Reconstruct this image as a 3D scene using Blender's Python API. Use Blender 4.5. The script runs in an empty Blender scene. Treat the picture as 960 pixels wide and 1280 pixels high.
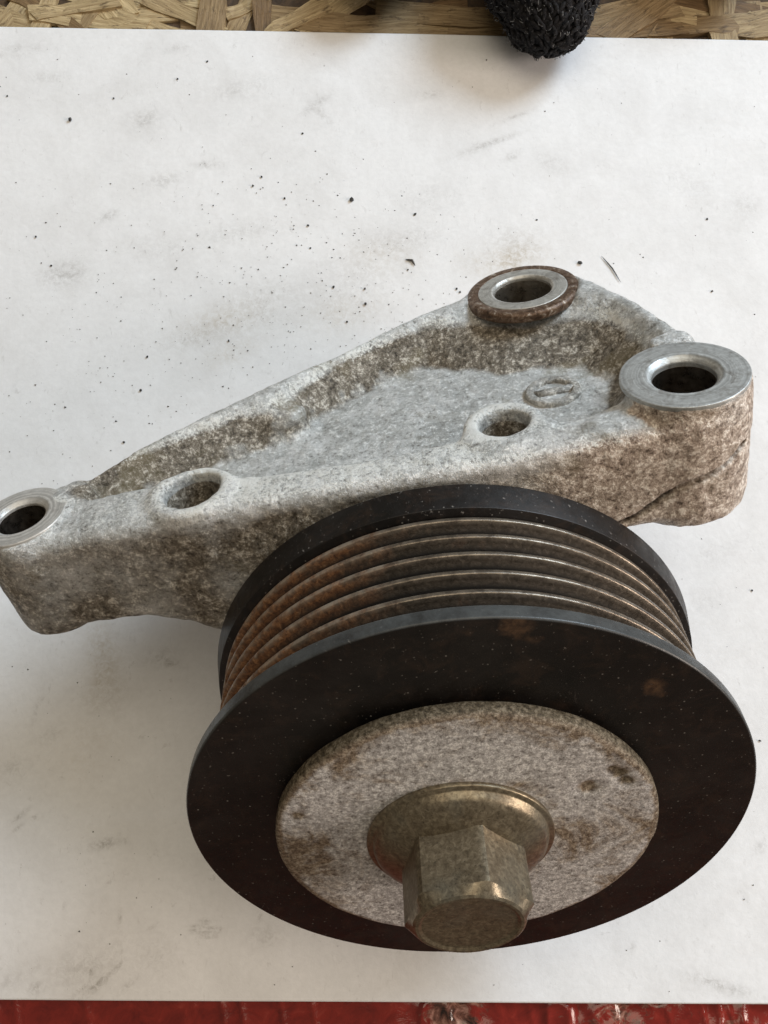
import bpy, bmesh, math, random
import numpy as np
from mathutils import Vector, Matrix

random.seed(7)
rng = np.random.default_rng(11)
MM = 0.001
scene = bpy.context.scene
col = scene.collection

# ------------------------------------------------------------------ camera
TAU = math.radians(12.7)                 # tilt of the camera away from straight down
CAM_H = 0.1789                           # height above the paper
cam_d = bpy.data.cameras.new('camera')
cam_d.sensor_fit = 'VERTICAL'
cam_d.sensor_height = 24.0
cam_d.lens = 24.0 * 1100.0 / 1280.0
cam_d.clip_start = 0.005
cam_d.clip_end = 20.0
cam = bpy.data.objects.new('camera', cam_d)
col.objects.link(cam)
cam.location = (0, 0, CAM_H)
cam.rotation_euler = (TAU, 0, 0)
scene.camera = cam

# ------------------------------------------------------------------ world and lamps
world = bpy.data.worlds.new('World')
scene.world = world
world.use_nodes = True
bg = world.node_tree.nodes['Background']
bg.inputs['Color'].default_value = (1.0, 0.87, 0.70, 1)
bg.inputs['Strength'].default_value = 0.17


def area_lamp(name, loc, target, sx, sy, power, colour):
    d = bpy.data.lights.new(name, 'AREA')
    d.shape = 'RECTANGLE'
    d.size, d.size_y = sx, sy
    d.energy = power
    d.color = colour
    o = bpy.data.objects.new(name, d)
    col.objects.link(o)
    o.location = loc
    o.rotation_euler = (Vector(target) - Vector(loc)).to_track_quat('-Z', 'Y').to_euler()
    return o


area_lamp('window_light', (0.74, 0.76, 0.76), (0, 0.0, 0.0), 0.50, 0.44, 13.7, (0.72, 0.86, 1.0))
area_lamp('side_fill_light', (0.80, -0.10, 0.34), (0, -0.02, 0.0), 0.34, 0.34, 4.4, (1.0, 0.84, 0.73))  # fill from the right; the source itself is unseen
area_lamp('ceiling_bounce_light', (0.05, 0.30, 1.30), (0, 0.05, 0.0), 1.2, 1.0, 6.5, (1.0, 0.86, 0.66))

scene.view_settings.view_transform = 'Standard'
scene.view_settings.look = 'None'
scene.view_settings.exposure = 0.0
scene.view_settings.gamma = 1.0
scene.render.resolution_x = 768
scene.render.resolution_y = 1024

# pixel of the 960x1280 photograph -> point on the horizontal plane z
FPX = 1100.0


def on_plane(px, py, z=0.0):
    d = Vector(((px - 480) / FPX, -(py - 640) / FPX, -1.0))
    d = Matrix.Rotation(TAU, 3, 'X') @ d
    t = (z - CAM_H) / d.z
    return Vector((d.x * t, d.y * t, z))


# ------------------------------------------------------------------ helpers
def tag(o, label=None, cat=None, group=None, kind=None):
    if label: o['label'] = label
    if cat: o['category'] = cat
    if group: o['group'] = group
    if kind: o['kind'] = kind
    return o


def mesh_object(name, verts, faces, mat, parent=None, smooth=True):
    me = bpy.data.meshes.new(name)
    if isinstance(verts, np.ndarray):
        nv, nf = len(verts), len(faces)
        faces = np.asarray(faces, np.int32)
        k = faces.shape[1]
        me.vertices.add(nv)
        me.vertices.foreach_set('co', np.ascontiguousarray(verts, np.float32).ravel())
        me.loops.add(nf * k)
        me.loops.foreach_set('vertex_index', faces.ravel())
        me.polygons.add(nf)
        me.polygons.foreach_set('loop_start', np.arange(0, nf * k, k, dtype=np.int32))
        me.update(calc_edges=True)
    else:
        me.from_pydata(verts, [], faces)
        me.update()
    if smooth:
        me.polygons.foreach_set('use_smooth', np.ones(len(me.polygons), bool))
    me.validate()
    me.materials.append(mat)
    o = bpy.data.objects.new(name, me)
    col.objects.link(o)
    if parent: o.parent = parent
    return o


def set_attr(o, name, arr):
    a = o.data.attributes.new(name, 'FLOAT', 'POINT')
    a.data.foreach_set('value', np.ascontiguousarray(arr, np.float32))


def lathe(profile, n=160, centre=(0, 0), axis='Y', closed=True):
    """Profile points (radius, height) in mm turned about the local Y or Z axis."""
    m = len(profile)
    a = np.linspace(0, 2 * np.pi, n, endpoint=False)
    pr = np.array(profile, float)
    r = pr[None, :, 0]
    h = np.broadcast_to(pr[None, :, 1], (n, m))
    c, s = r * np.cos(a)[:, None], r * np.sin(a)[:, None]
    if axis == 'Y':
        v = np.stack([centre[0] + c, h, centre[1] + s], -1)
    else:
        v = np.stack([centre[0] + c, centre[1] + s, h], -1)
    v = v.reshape(-1, 3) * MM
    f = []
    mm = m if closed else m - 1
    for i in range(n):
        j = (i + 1) % n
        for k in range(mm):
            l = (k + 1) % m
            q = [i * m + k, j * m + k, j * m + l, i * m + l]
            f.append(q if axis == 'Z' else q[::-1])
    return v, np.array(f)


def fillet(profile, r=0.25, steps=3):
    """Round every corner of a closed (radius, height) profile a little."""
    out = []
    n = len(profile)
    for i in range(n):
        p0, p, p1 = (np.array(profile[(i + k) % n], float) for k in (-1, 0, 1))
        d0, d1 = p0 - p, p1 - p
        l0, l1 = np.linalg.norm(d0), np.linalg.norm(d1)
        rr = min(r, l0 * .4, l1 * .4)
        a, b = p + d0 / l0 * rr, p + d1 / l1 * rr
        for t in np.linspace(0, 1, steps + 1):
            out.append(tuple((1 - t) ** 2 * a + 2 * t * (1 - t) * p + t * t * b))
    return out


def vnoise(P, scale, seed):
    """Smooth value noise, -1..1, on an (n,3) array."""
    Q = P / scale
    I = np.floor(Q).astype(np.int64)
    f = Q - I
    f = f * f * (3 - 2 * f)
    out = np.zeros(len(P))
    for dx in (0, 1):
        for dy in (0, 1):
            for dz in (0, 1):
                h = ((I[:, 0] + dx) * 73856093) ^ ((I[:, 1] + dy) * 19349663) ^ ((I[:, 2] + dz) * 83492791) ^ (seed * 2654435761)
                h = (h ^ (h >> 13)) * 1274126177
                h = ((h ^ (h >> 16)) & 0xffff) / 32767.5 - 1
                w = (f[:, 0] if dx else 1 - f[:, 0]) * (f[:, 1] if dy else 1 - f[:, 1]) * (f[:, 2] if dz else 1 - f[:, 2])
                out += w * h
    return out


def surface_nets(V, org, h):
    """Smooth quad mesh of the zero level of a grid V (negative inside)."""
    S = V < 0
    nx, ny, nz = V.shape
    cnt = np.zeros((nx - 1, ny - 1, nz - 1), np.int8)
    for dx in (0, 1):
        for dy in (0, 1):
            for dz in (0, 1):
                cnt += S[dx:nx - 1 + dx, dy:ny - 1 + dy, dz:nz - 1 + dz]
    act = np.argwhere((cnt > 0) & (cnt < 8))
    idx = np.full(cnt.shape, -1, np.int32)
    idx[act[:, 0], act[:, 1], act[:, 2]] = np.arange(len(act))
    acc = np.zeros((len(act), 3))
    num = np.zeros(len(act))
    cor = [(i, j, k) for i in (0, 1) for j in (0, 1) for k in (0, 1)]
    val = {c: V[act[:, 0] + c[0], act[:, 1] + c[1], act[:, 2] + c[2]] for c in cor}
    for c in cor:
        for ax in range(3):
            if c[ax] == 0:
                e = list(c); e[ax] = 1; e = tuple(e)
                a, b = val[c], val[e]
                m = (a < 0) != (b < 0)
                t = np.where(m, a / np.where(a == b, 1, a - b), 0)
                p = np.tile(np.array(c, float), (len(act), 1))
                p[:, ax] += t
                acc[m] += p[m]
                num += m
    verts = org + (act + acc / num[:, None]) * h
    faces = []
    for ax in range(3):
        o1, o2 = (ax + 1) % 3, (ax + 2) % 3
        a = [slice(None)] * 3; b = [slice(None)] * 3
        a[ax] = slice(0, -1); b[ax] = slice(1, None)
        A, B = S[tuple(a)], S[tuple(b)]
        E = np.argwhere(A != B)
        ok = (E[:, o1] > 0) & (E[:, o2] > 0) & (E[:, o1] < V.shape[o1] - 1) & (E[:, o2] < V.shape[o2] - 1)
        E = E[ok]
        flip = A[E[:, 0], E[:, 1], E[:, 2]]
        q = []
        for d1, d2 in ((-1, -1), (0, -1), (0, 0), (-1, 0)):
            t = E.copy(); t[:, o1] += d1; t[:, o2] += d2
            q.append(idx[t[:, 0], t[:, 1], t[:, 2]])
        q = np.stack(q, 1)
        q[~flip] = q[~flip][:, ::-1]
        faces.append(q)
    return verts, np.concatenate(faces)


def smin(a, b, k):
    h = np.clip(.5 + .5 * (b - a) / k, 0, 1)
    return b + (a - b) * h - k * h * (1 - h)


def smax(a, b, k):
    return -smin(-a, -b, k)


def poly_sdf(X, Y, pts):
    d = np.full(X.shape, 1e9)
    s = np.ones(X.shape)
    n = len(pts)
    for i in range(n):
        ax, ay = pts[i]; bx, by = pts[i - 1]
        ex, ey = bx - ax, by - ay
        wx, wy = X - ax, Y - ay
        t = np.clip((wx * ex + wy * ey) / (ex * ex + ey * ey), 0, 1)
        d = np.minimum(d, (wx - ex * t) ** 2 + (wy - ey * t) ** 2)
        c1, c2, c3 = Y >= ay, Y < by, ex * wy > ey * wx
        flip = (c1 & c2 & c3) | (~c1 & ~c2 & ~c3)
        s = np.where(flip, -s, s)
    return s * np.sqrt(d)


# ------------------------------------------------------------------ materials
class NT:
    def __init__(self, name):
        self.m = bpy.data.materials.new(name)
        self.m.use_nodes = True
        self.t = self.m.node_tree
        self.b = self.t.nodes['Principled BSDF']
        tc = self.t.nodes.new('ShaderNodeTexCoord')
        mp = self.t.nodes.new('ShaderNodeMapping')
        mp.inputs['Scale'].default_value = (1000, 1000, 1000)      # millimetres
        self.t.links.new(tc.outputs['Object'], mp.inputs['Vector'])
        self.co = mp.outputs['Vector']

    def link(self, a, b): self.t.links.new(a, b)

    def setin(self, sock, v):
        if hasattr(v, 'links') or isinstance(v, bpy.types.NodeSocket): self.link(v, sock)
        else: sock.default_value = v

    def noise(self, scale, detail=4, rough=.6, dist=0.0, stretch=None, off=None):
        n = self.t.nodes.new('ShaderNodeTexNoise')
        n.inputs['Scale'].default_value = scale
        n.inputs['Detail'].default_value = detail
        n.inputs['Roughness'].default_value = rough
        n.inputs['Distortion'].default_value = dist
        v = self.co
        if stretch or off:
            mp = self.t.nodes.new('ShaderNodeMapping')
            if stretch: mp.inputs['Scale'].default_value = stretch
            if off: mp.inputs['Location'].default_value = off
            self.link(v, mp.inputs['Vector'])
            v = mp.outputs['Vector']
        self.link(v, n.inputs['Vector'])
        return n.outputs['Fac']

    def voro(self, scale, feature='F1'):
        n = self.t.nodes.new('ShaderNodeTexVoronoi')
        n.feature = feature
        n.inputs['Scale'].default_value = scale
        self.link(self.co, n.inputs['Vector'])
        return n.outputs['Distance']

    def ramp(self, fac, stops):
        n = self.t.nodes.new('ShaderNodeValToRGB')
        e = n.color_ramp.elements
        while len(e) < len(stops): e.new(.5)
        for el, (p, c) in zip(e, stops):
            el.position = p
            el.color = (c, c, c, 1) if isinstance(c, (int, float)) else (*c, 1)
        self.link(fac, n.inputs['Fac'])
        return n.outputs['Color']

    def mix(self, fac, a, b, mode='MIX'):
        n = self.t.nodes.new('ShaderNodeMix')
        n.data_type = 'RGBA'
        n.blend_type = mode
        n.clamp_factor = True
        for s, v in ((n.inputs[0], fac), (n.inputs[6], a), (n.inputs[7], b)):
            if isinstance(v, tuple): v = (*v, 1)
            self.setin(s, v)
        return n.outputs[2]

    def math(self, op, a, b=0.0, clamp=False):
        n = self.t.nodes.new('ShaderNodeMath')
        n.operation = op
        n.use_clamp = clamp
        self.setin(n.inputs[0], a)
        self.setin(n.inputs[1], b)
        return n.outputs[0]

    def attr(self, name):
        n = self.t.nodes.new('ShaderNodeAttribute')
        n.attribute_name = name
        return n.outputs['Fac']

    def xyz(self):
        n = self.t.nodes.new('ShaderNodeSeparateXYZ')
        self.link(self.co, n.inputs[0])
        return n.outputs

    def bump(self, h, strength=.5, dist=.0003, prev=None):
        n = self.t.nodes.new('ShaderNodeBump')
        n.inputs['Strength'].default_value = strength
        n.inputs['Distance'].default_value = dist
        self.link(h, n.inputs['Height'])
        if prev: self.link(prev, n.inputs['Normal'])
        return n.outputs['Normal']

    def out(self, color=None, rough=None, metal=None, normal=None, spec=None, coat=None):
        b = self.b.inputs
        if color is not None: self.setin(b['Base Color'], (*color, 1) if isinstance(color, tuple) else color)
        if rough is not None: self.setin(b['Roughness'], rough)
        if metal is not None: self.setin(b['Metallic'], metal)
        if normal is not None: self.link(normal, b['Normal'])
        if spec is not None: self.setin(b['Specular IOR Level'], spec)
        if coat is not None: b['Coat Weight'].default_value = coat
        return self.m


def mat_cast():
    n = NT('cast_aluminium')
    g, w, o = n.attr('grime'), n.attr('warm_sidelight'), n.attr('oxide')
    fine = n.noise(1.7, 6, .80, .3)
    crumb = n.noise(.6, 6, .76, .4, off=(9, 3, 5))
    soft = n.noise(.22, 5, .62, .4, off=(2, 8, 1))
    patch = n.noise(.13, 4, .6, .3)
    thr = n.math('ADD', n.math('MULTIPLY', fine, .52), n.math('MULTIPLY', crumb, .48))
    clean = n.ramp(soft, [(.3, (.40, .405, .39)), (.5, (.56, .565, .55)), (.68, (.70, .70, .69))])
    clean = n.mix(n.ramp(thr, [(.39, .85), (.475, 0.)]), clean, (.15, .14, .12))
    clean = n.mix(n.ramp(thr, [(.52, 0.), (.585, .9)]), clean, (.93, .935, .92))
    dirty = n.ramp(thr, [(.40, (.038, .030, .021)), (.465, (.145, .122, .092)), (.53, (.28, .245, .195)), (.585, (.70, .65, .57))])
    pink_lit = n.ramp(thr, [(.40, (.10, .072, .053)), (.455, (.36, .285, .23)), (.52, (.60, .50, .42)), (.57, (1.0, .93, .84))])  # pinkish tint of the side light put into the metal's colour
    gf = n.math('ADD', g, n.math('MULTIPLY', n.math('SUBTRACT', patch, .5), .9), True)
    gk = n.ramp(gf, [(.25, 0.), (.75, 1.)])
    c = n.mix(gk, clean, dirty)
    c = n.mix(w, c, pink_lit)
    white = n.ramp(n.math('ADD', n.math('MULTIPLY', o, .6), n.math('MULTIPLY', n.math('SUBTRACT', fine, .5), 1.7), True), [(.22, 0.), (.44, .92)])
    c = n.mix(white, c, (.88, .88, .84))
    y = n.ramp(n.noise(.09, 3, .6, .5, off=(40, 2, 8)), [(.57, 0.), (.68, .4)])
    c = n.mix(n.math('MULTIPLY', y, n.ramp(thr, [(.42, 1.), (.58, .3)])), c, (.27, .225, .12))
    pits = n.ramp(n.voro(.42), [(.05, 1.), (.14, 0.)])
    c = n.mix(n.math('MULTIPLY', pits, .5), c, (.05, .042, .035))
    c = n.mix(n.attr('crack'), c, (.03, .022, .016))
    met = n.math('SUBTRACT', .42, n.math('MULTIPLY', gk, .30))
    bn = n.bump(thr, .75, .0007)
    bn = n.bump(n.noise(3.6, 3, .7), .4, .0002, bn)
    return n.out(c, .50, met, bn, .45)


def mat_disc():
    n = NT('oxidised_zinc_disc')
    fine = n.noise(1.5, 6, .8, .2)
    patch = n.noise(.085, 6, .7, .8, off=(3, 0, 7))
    c = n.ramp(fine, [(.36, (.17, .158, .148)), (.44, (.44, .43, .425)), (.53, (.62, .615, .62)), (.60, (.95, .95, .94))])
    br = n.ramp(fine, [(.36, (.075, .052, .035)), (.5, (.26, .205, .15)), (.64, (.58, .50, .40))])
    m = n.attr('grime')
    mk = n.ramp(n.math('ADD', m, n.math('MULTIPLY', n.math('SUBTRACT', patch, .5), 2.4), True), [(.34, 0.), (.66, 1.)])
    c = n.mix(mk, c, br)
    pits = n.ramp(n.voro(.5), [(.04, 1.), (.13, 0.)])
    c = n.mix(n.math('MULTIPLY', pits, .7), c, (.03, .026, .022))
    side = n.ramp(fine, [(.38, (.036, .027, .016)), (.5, (.115, .09, .056)), (.62, (.28, .235, .17))])
    c = n.mix(n.attr('side'), c, side)
    bn = n.bump(fine, .7, .0004)
    return n.out(c, .58, .2, bn, .4)


def mat_black(name='black_enamel', sheen=.42):
    n = NT(name)
    patch = n.noise(.12, 4, .6)
    c = n.ramp(patch, [(.3, (.003, .0025, .0022)), (.7, (.009, .007, .0062))])
    dust = n.ramp(n.noise(1.6, 4, .62, 0), [(.645, 0.), (.74, .8)])
    c = n.mix(dust, c, (.30, .28, .26))
    specks = n.math('MULTIPLY', n.ramp(n.voro(.85), [(.05, .8), (.14, 0.)]), n.ramp(n.noise(.5, 4, .7), [(.42, 0.), (.62, .9)]))
    c = n.mix(specks, c, (.33, .31, .29))
    br = n.ramp(n.noise(.22, 6, .75, .5, off=(1, 5, 9)), [(.5, 0.), (.66, .5)])
    c = n.mix(br, c, (.035, .021, .014))
    rust = n.ramp(n.math('ADD', n.attr('rust'), n.math('MULTIPLY', n.math('SUBTRACT', n.noise(.5, 4), .5), .8), True), [(.42, 0.), (.85, .75)])
    c = n.mix(rust, c, n.ramp(n.noise(1.2, 4), [(.35, (.04, .02, .011)), (.65, (.15, .085, .045))]))
    scr = n.ramp(n.noise(.8, 3, .5, 0, stretch=(3, 1, .25)), [(.66, 0.), (.8, .2)])
    c = n.mix(scr, c, (.14, .12, .11))
    hz = n.ramp(n.noise(.06, 5, .7, .5, off=(7, 0, 3)), [(.45, 0.), (.7, .55)])
    c = n.mix(hz, c, (.028, .024, .022))
    wn = n.math('MULTIPLY', n.attr('worn_sheen'), n.ramp(n.noise(.3, 5, .7), [(.3, .35), (.65, 1.)]))
    c = n.mix(wn, c, (.074, .08, .081))  # bluish-grey sheen of the flange rim painted into the colour
    r = n.ramp(n.noise(.5, 4), [(.3, sheen - .06), (.7, sheen + .14)])
    r = n.mix(wn, r, (.33, .33, .33))
    bn = n.bump(n.noise(2.2, 4, .6), .12, .0002)
    return n.out(c, r, 0., bn, .38)


def mat_groove():
    n = NT('rusty_groove_steel')
    fine = n.noise(1.3, 5, .7, .6)
    a = n.attr('rust')
    c0 = n.ramp(fine, [(.3, (.06, .050, .040)), (.55, (.15, .125, .10)), (.72, (.26, .22, .18))])
    c1 = n.ramp(fine, [(.3, (.045, .022, .012)), (.48, (.145, .066, .031)), (.60, (.25, .12, .052)), (.74, (.46, .29, .17))])
    f = n.ramp(n.math('ADD', a, n.math('MULTIPLY', n.math('SUBTRACT', n.noise(.22, 4, .6, .4), .5), 1.1), True), [(.3, 0.), (.7, 1.)])
    c = n.mix(f, c0, c1)
    r = n.mix(f, (.36, .36, .36), (.72, .72, .72))
    met = n.math('SUBTRACT', .75, n.math('MULTIPLY', f, .6))
    wn = n.math('MULTIPLY', n.attr('worn_sheen'), n.ramp(n.noise(.5, 4, .6), [(.38, .05), (.62, .8)]))
    c = n.mix(wn, c, (.32, .275, .22))
    r = n.mix(wn, r, (.3, .3, .3))
    vl = n.attr('valley_shade')
    c = n.mix(vl, c, (.008, .0065, .005))  # groove gaps blackened: dirt and shading both put into the colour
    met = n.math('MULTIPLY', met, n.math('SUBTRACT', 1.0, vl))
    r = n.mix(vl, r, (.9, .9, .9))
    bn = n.bump(fine, .22, .0003)
    return n.out(c, r, met, bn, .5)


def mat_steel(name, base, rough, ring=None, metal=.9, grime=.0):
    n = NT(name)
    f = n.noise(.9, 5, .65, .4)
    if ring:                             # turning marks round the axis of the bore
        xyz = n.xyz()
        dx, dy = n.math('SUBTRACT', xyz[0], ring[0]), n.math('SUBTRACT', xyz[1], ring[1])
        rad_ = n.math('SQRT', n.math('ADD', n.math('MULTIPLY', dx, dx), n.math('MULTIPLY', dy, dy)))
        w1 = n.t.nodes.new('ShaderNodeTexNoise')
        w1.noise_dimensions = '1D'
        w1.inputs['Scale'].default_value = 2.6
        w1.inputs['Detail'].default_value = 4
        n.link(n.math('ADD', rad_, n.math('MULTIPLY', f, .6)), w1.inputs['W'])
        f = n.math('ADD', n.math('MULTIPLY', f, .45), n.math('MULTIPLY', w1.outputs['Fac'], .55))
    c = n.mix(n.ramp(f, [(.38, 0.), (.7, 1.)]), tuple(b * .72 for b in base), tuple(min(1, b * 1.2) for b in base))
    if grime:
        d = n.ramp(n.noise(.45, 5, .7, .8), [(.5, 0.), (.7, grime)])
        c = n.mix(d, c, (.14, .115, .09))
    bn = n.bump(n.noise(1.6, 4, .6, 1.0), .3, .0002)
    r = n.ramp(f, [(.3, rough - .08), (.7, rough + .12)])
    return n.out(c, r, metal, bn)


def mat_bolt():
    n = NT('yellow_zinc_bolt')
    f = n.noise(1.3, 5, .7, .5)
    c = n.ramp(f, [(.3, (.11, .088, .06)), (.5, (.215, .178, .122)), (.7, (.36, .31, .22))])
    p = n.ramp(n.noise(.16, 3, .5, off=(5, 6, 1)), [(.48, 0.), (.68, .35)])
    c = n.mix(p, c, (.22, .235, .205))
    d = n.ramp(n.noise(2.2, 4, .7), [(.57, 0.), (.68, .7)])
    c = n.mix(d, c, (.06, .05, .04))
    bn = n.bump(f, .15, .0003)
    return n.out(c, .36, .7, bn)


def mat_rust_ring():
    n = NT('rusted_ring_steel')
    f = n.noise(.9, 5, .7, .6)
    c = n.ramp(f, [(.32, (.038, .021, .011)), (.48, (.12, .07, .042)), (.58, (.21, .145, .10)), (.68, (.48, .43, .37))])
    bn = n.bump(f, .5, .0003)
    return n.out(c, .42, .35, bn)


def mat_paper():
    n = NT('white_paper')
    fib = n.noise(.9, 5, .65, .3)
    c = n.ramp(fib, [(.3, (.755, .768, .785)), (.7, (.81, .823, .84))])
    s = n.attr('smudge')
    wisps = n.noise(.8, 6, .8, .7)
    sm = n.math('MULTIPLY', s, n.ramp(wisps, [(.40, .06), (.60, 1.)]))
    c = n.mix(n.math('MULTIPLY', sm, .8), c, (.33, .32, .305))
    b = n.attr('brown')
    c = n.mix(n.math('MULTIPLY', b, n.ramp(wisps, [(.38, .1), (.66, 1.)])), c, (.40, .33, .22))
    cloud = n.ramp(n.noise(.045, 5, .65, .4), [(.44, 0.), (.70, .24)])
    c = n.mix(cloud, c, (.50, .49, .48))
    scuff = n.ramp(n.noise(.5, 6, .75, .5, stretch=(1, .55, 1)), [(.60, 0.), (.74, .40)])
    c = n.mix(scuff, c, (.38, .37, .36))
    for st, of in (((.5, 3.2, 1), (1, 2, 3)), ((2.6, .6, 1), (7, 1, 5))):
        ln = n.ramp(n.noise(.5, 5, .7, .9, stretch=st, off=of), [(.66, 0.), (.74, .30)])
        msk = n.ramp(n.noise(.035, 4, .6, off=of), [(.42, 0.), (.58, 1.)])
        c = n.mix(n.math('MULTIPLY', ln, msk), c, (.28, .27, .26))
    bn = n.bump(fib, .18, .00025)
    bn = n.bump(n.noise(.06, 3), .25, .0015, bn)
    return n.out(c, .8, 0., bn, .25)


def mat_osb():
    n = NT('osb_strand')
    ton = n.attr('tone')
    grain = n.noise(.6, 6, .72, .5, stretch=(.16, 2.6, 1))
    lo = n.mix(ton, (.07, .036, .013), (.25, .165, .07))
    hi = n.mix(ton, (.22, .13, .055), (.66, .53, .31))
    c = n.mix(n.ramp(grain, [(.32, 0.), (.66, 1.)]), lo, hi)
    dk = n.ramp(n.noise(.45, 5, .75, .4, stretch=(.5, 1.6, 1)), [(.54, 0.), (.66, .85)])
    c = n.mix(dk, c, (.075, .045, .02))
    bn = n.bump(grain, .6, .0006)
    return n.out(c, .55, 0., bn, .4)


def mat_osb_base():
    n = NT('osb_resin_gap')
    f = n.noise(.4, 5, .7, .6)
    c = n.ramp(f, [(.3, (.022, .013, .007)), (.7, (.10, .06, .028))])
    return n.out(c, .7, 0., n.bump(f, .6, .0006))


def mat_red():
    n = NT('red_glossy_skin')
    f = n.noise(.25, 5, .65, .6)
    c = n.ramp(f, [(.3, (.11, .008, .006)), (.6, (.21, .018, .012)), (.8, (.30, .05, .035))])
    w = n.attr('wear')
    wn = n.ramp(n.math('ADD', w, n.math('MULTIPLY', n.math('SUBTRACT', n.noise(.28, 5, .7, .8), .5), 1.5), True), [(.45, 0.), (.62, 1.)])
    wood = n.ramp(n.noise(.35, 5, .7, 1.), [(.36, (.025, .012, .009)), (.5, (.15, .06, .042)), (.66, (.42, .22, .17))])
    c = n.mix(wn, c, wood)
    glint_streaks = n.ramp(n.noise(.45, 3, .5, .3, stretch=(2.6, .16, 1)), [(.70, 0.), (.76, .65)])
    c = n.mix(glint_streaks, c, (.62, .36, .32))  # pale streaks painted in for reflections on the gloss
    return n.out(c, .13, 0., n.bump(f, .15, .001), .7)


def mat_wool():
    n = NT('black_wool')
    f = n.noise(2.0, 3, .6)
    c = n.ramp(f, [(.3, (.006, .006, .007)), (.62, (.022, .021, .022)), (.75, (.08, .08, .082))])
    return n.out(c, .9, 0., n.bump(f, .6, .0004), .15)


def mat_fibre():
    n = NT('grey_fibre')
    f = n.noise(.5, 2, .5)
    return n.out(n.ramp(f, [(.42, (.02, .02, .02)), (.66, (.26, .26, .26))]), .8, 0., None, .2)


def mat_flat(name, c, rough=.6, metal=0.):
    n = NT(name)
    f = n.noise(1.5, 4, .6)
    return n.out(n.mix(f, tuple(x * .6 for x in c), tuple(min(1, x * 1.4) for x in c)), rough, metal, n.bump(f, .4, .0002))


M = dict(cast=mat_cast(), disc=mat_disc(), black=mat_black(), groove=mat_groove(), bolt=mat_bolt(), rust=mat_rust_ring(),
         sleeve=mat_steel('bright_sleeve_steel', (.62, .61, .58), .38, (-61.0, 36.4), metal=.45, grime=.2),
         machined=mat_steel('machined_aluminium', (.58, .60, .595), .40, (40.05, 38.06), metal=.5, grime=.6),
         washer=mat_steel('dull_steel_ring', (.58, .57, .53), .40, (23.1, 79.1), metal=.5, grime=.7),
         bore=mat_steel('bore_shade', (.20, .17, .14), .30, metal=.95),  # dark tone standing for the shade inside the bores
         bore_mid=mat_steel('brown_bore_steel', (.34, .30, .25), .30, metal=.9),
         paper=mat_paper(), osb=mat_osb(), osb_base=mat_osb_base(), red=mat_red(), wool=mat_wool(), fibre=mat_fibre(),
         grit=mat_flat('black_grit', (.03, .028, .026), .6), sliver=mat_flat('dull_metal_sliver', (.14, .13, .12), .45, .6))

# ------------------------------------------------------------------ setting: board, red front edge, paper
PTL, PTR = on_plane(0, 33), on_plane(960, 50)
PBL, PBR = on_plane(0, 1250), on_plane(960, 1255.5)


def on_line(a, b, x):
    return a.y + (b.y - a.y) * (x - a.x) / (b.x - a.x)


BOARD_Z = -1.6 * MM
X0, X1 = -0.170, 0.180
bmv = [(-.26, -.20, -.018), (.26, -.20, -.018), (.26, .26, -.018), (-.26, .26, -.018),
       (-.26, -.20, BOARD_Z - .0012), (.26, -.20, BOARD_Z - .0012), (.26, .26, BOARD_Z - .0012), (-.26, .26, BOARD_Z - .0012)]
board = mesh_object('workbench', bmv, [(3, 2, 1, 0), (4, 5, 6, 7), (0, 1, 5, 4), (1, 2, 6, 5), (2, 3, 7, 6), (3, 0, 4, 7)], M['osb_base'], smooth=False)
tag(board, kind='structure')


def strand(cx, cy, ang, L, W, z, tone, thick=.0007):
    """One wood strand of the pressed board: a thin, slightly curved splinter with ragged ends."""
    n = 6
    up, lo = [], []
    b1, b2 = random.uniform(-.06, .06), random.uniform(-.04, .04)
    for i in range(n + 1):
        t = i / n
        taper = 1 - (.35 * random.random() if i in (0, n) else 0)
        x = (t - .5) * L
        w0 = W * .5 * taper * random.uniform(.86, 1.08)
        w1 = W * .5 * taper * random.uniform(.86, 1.08)
        yy = b1 * L * (4 * t * (1 - t)) + b2 * L * t
        sk0, sk1 = (random.uniform(-.1, .1) * W * 3 if i in (0, n) else 0 for _ in (0, 1))
        zz = .00025 * math.sin(t * 7 + b1 * 40)
        up.append(((x + sk0, yy - w0, zz), (x + sk1, yy + w1, zz + random.uniform(-.0002, .0002))))
    v, f = [], []
    for a, b in up:
        v += [a, b, (a[0], a[1] - .0001, a[2] - thick), (b[0], b[1] + .0001, b[2] - thick)]
    for i in range(n):
        k, m = i * 4, i * 4 + 4
        f += [(k, m, m + 1, k + 1), (k + 2, m + 2, m, k), (k + 1, m + 1, m + 3, k + 3)]
    f += [(0, 1, 3, 2), (n * 4 + 1, n * 4, n * 4 + 2, n * 4 + 3)]
    o = mesh_object('wood_strand', v, f, M['osb'], board, smooth=False)
    o.location = (cx, cy, z)
    o.rotation_euler = (random.uniform(-.02, .02), random.uniform(-.008, .008), ang)
    set_attr(o, 'tone', [tone] * len(v))
    return o


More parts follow.
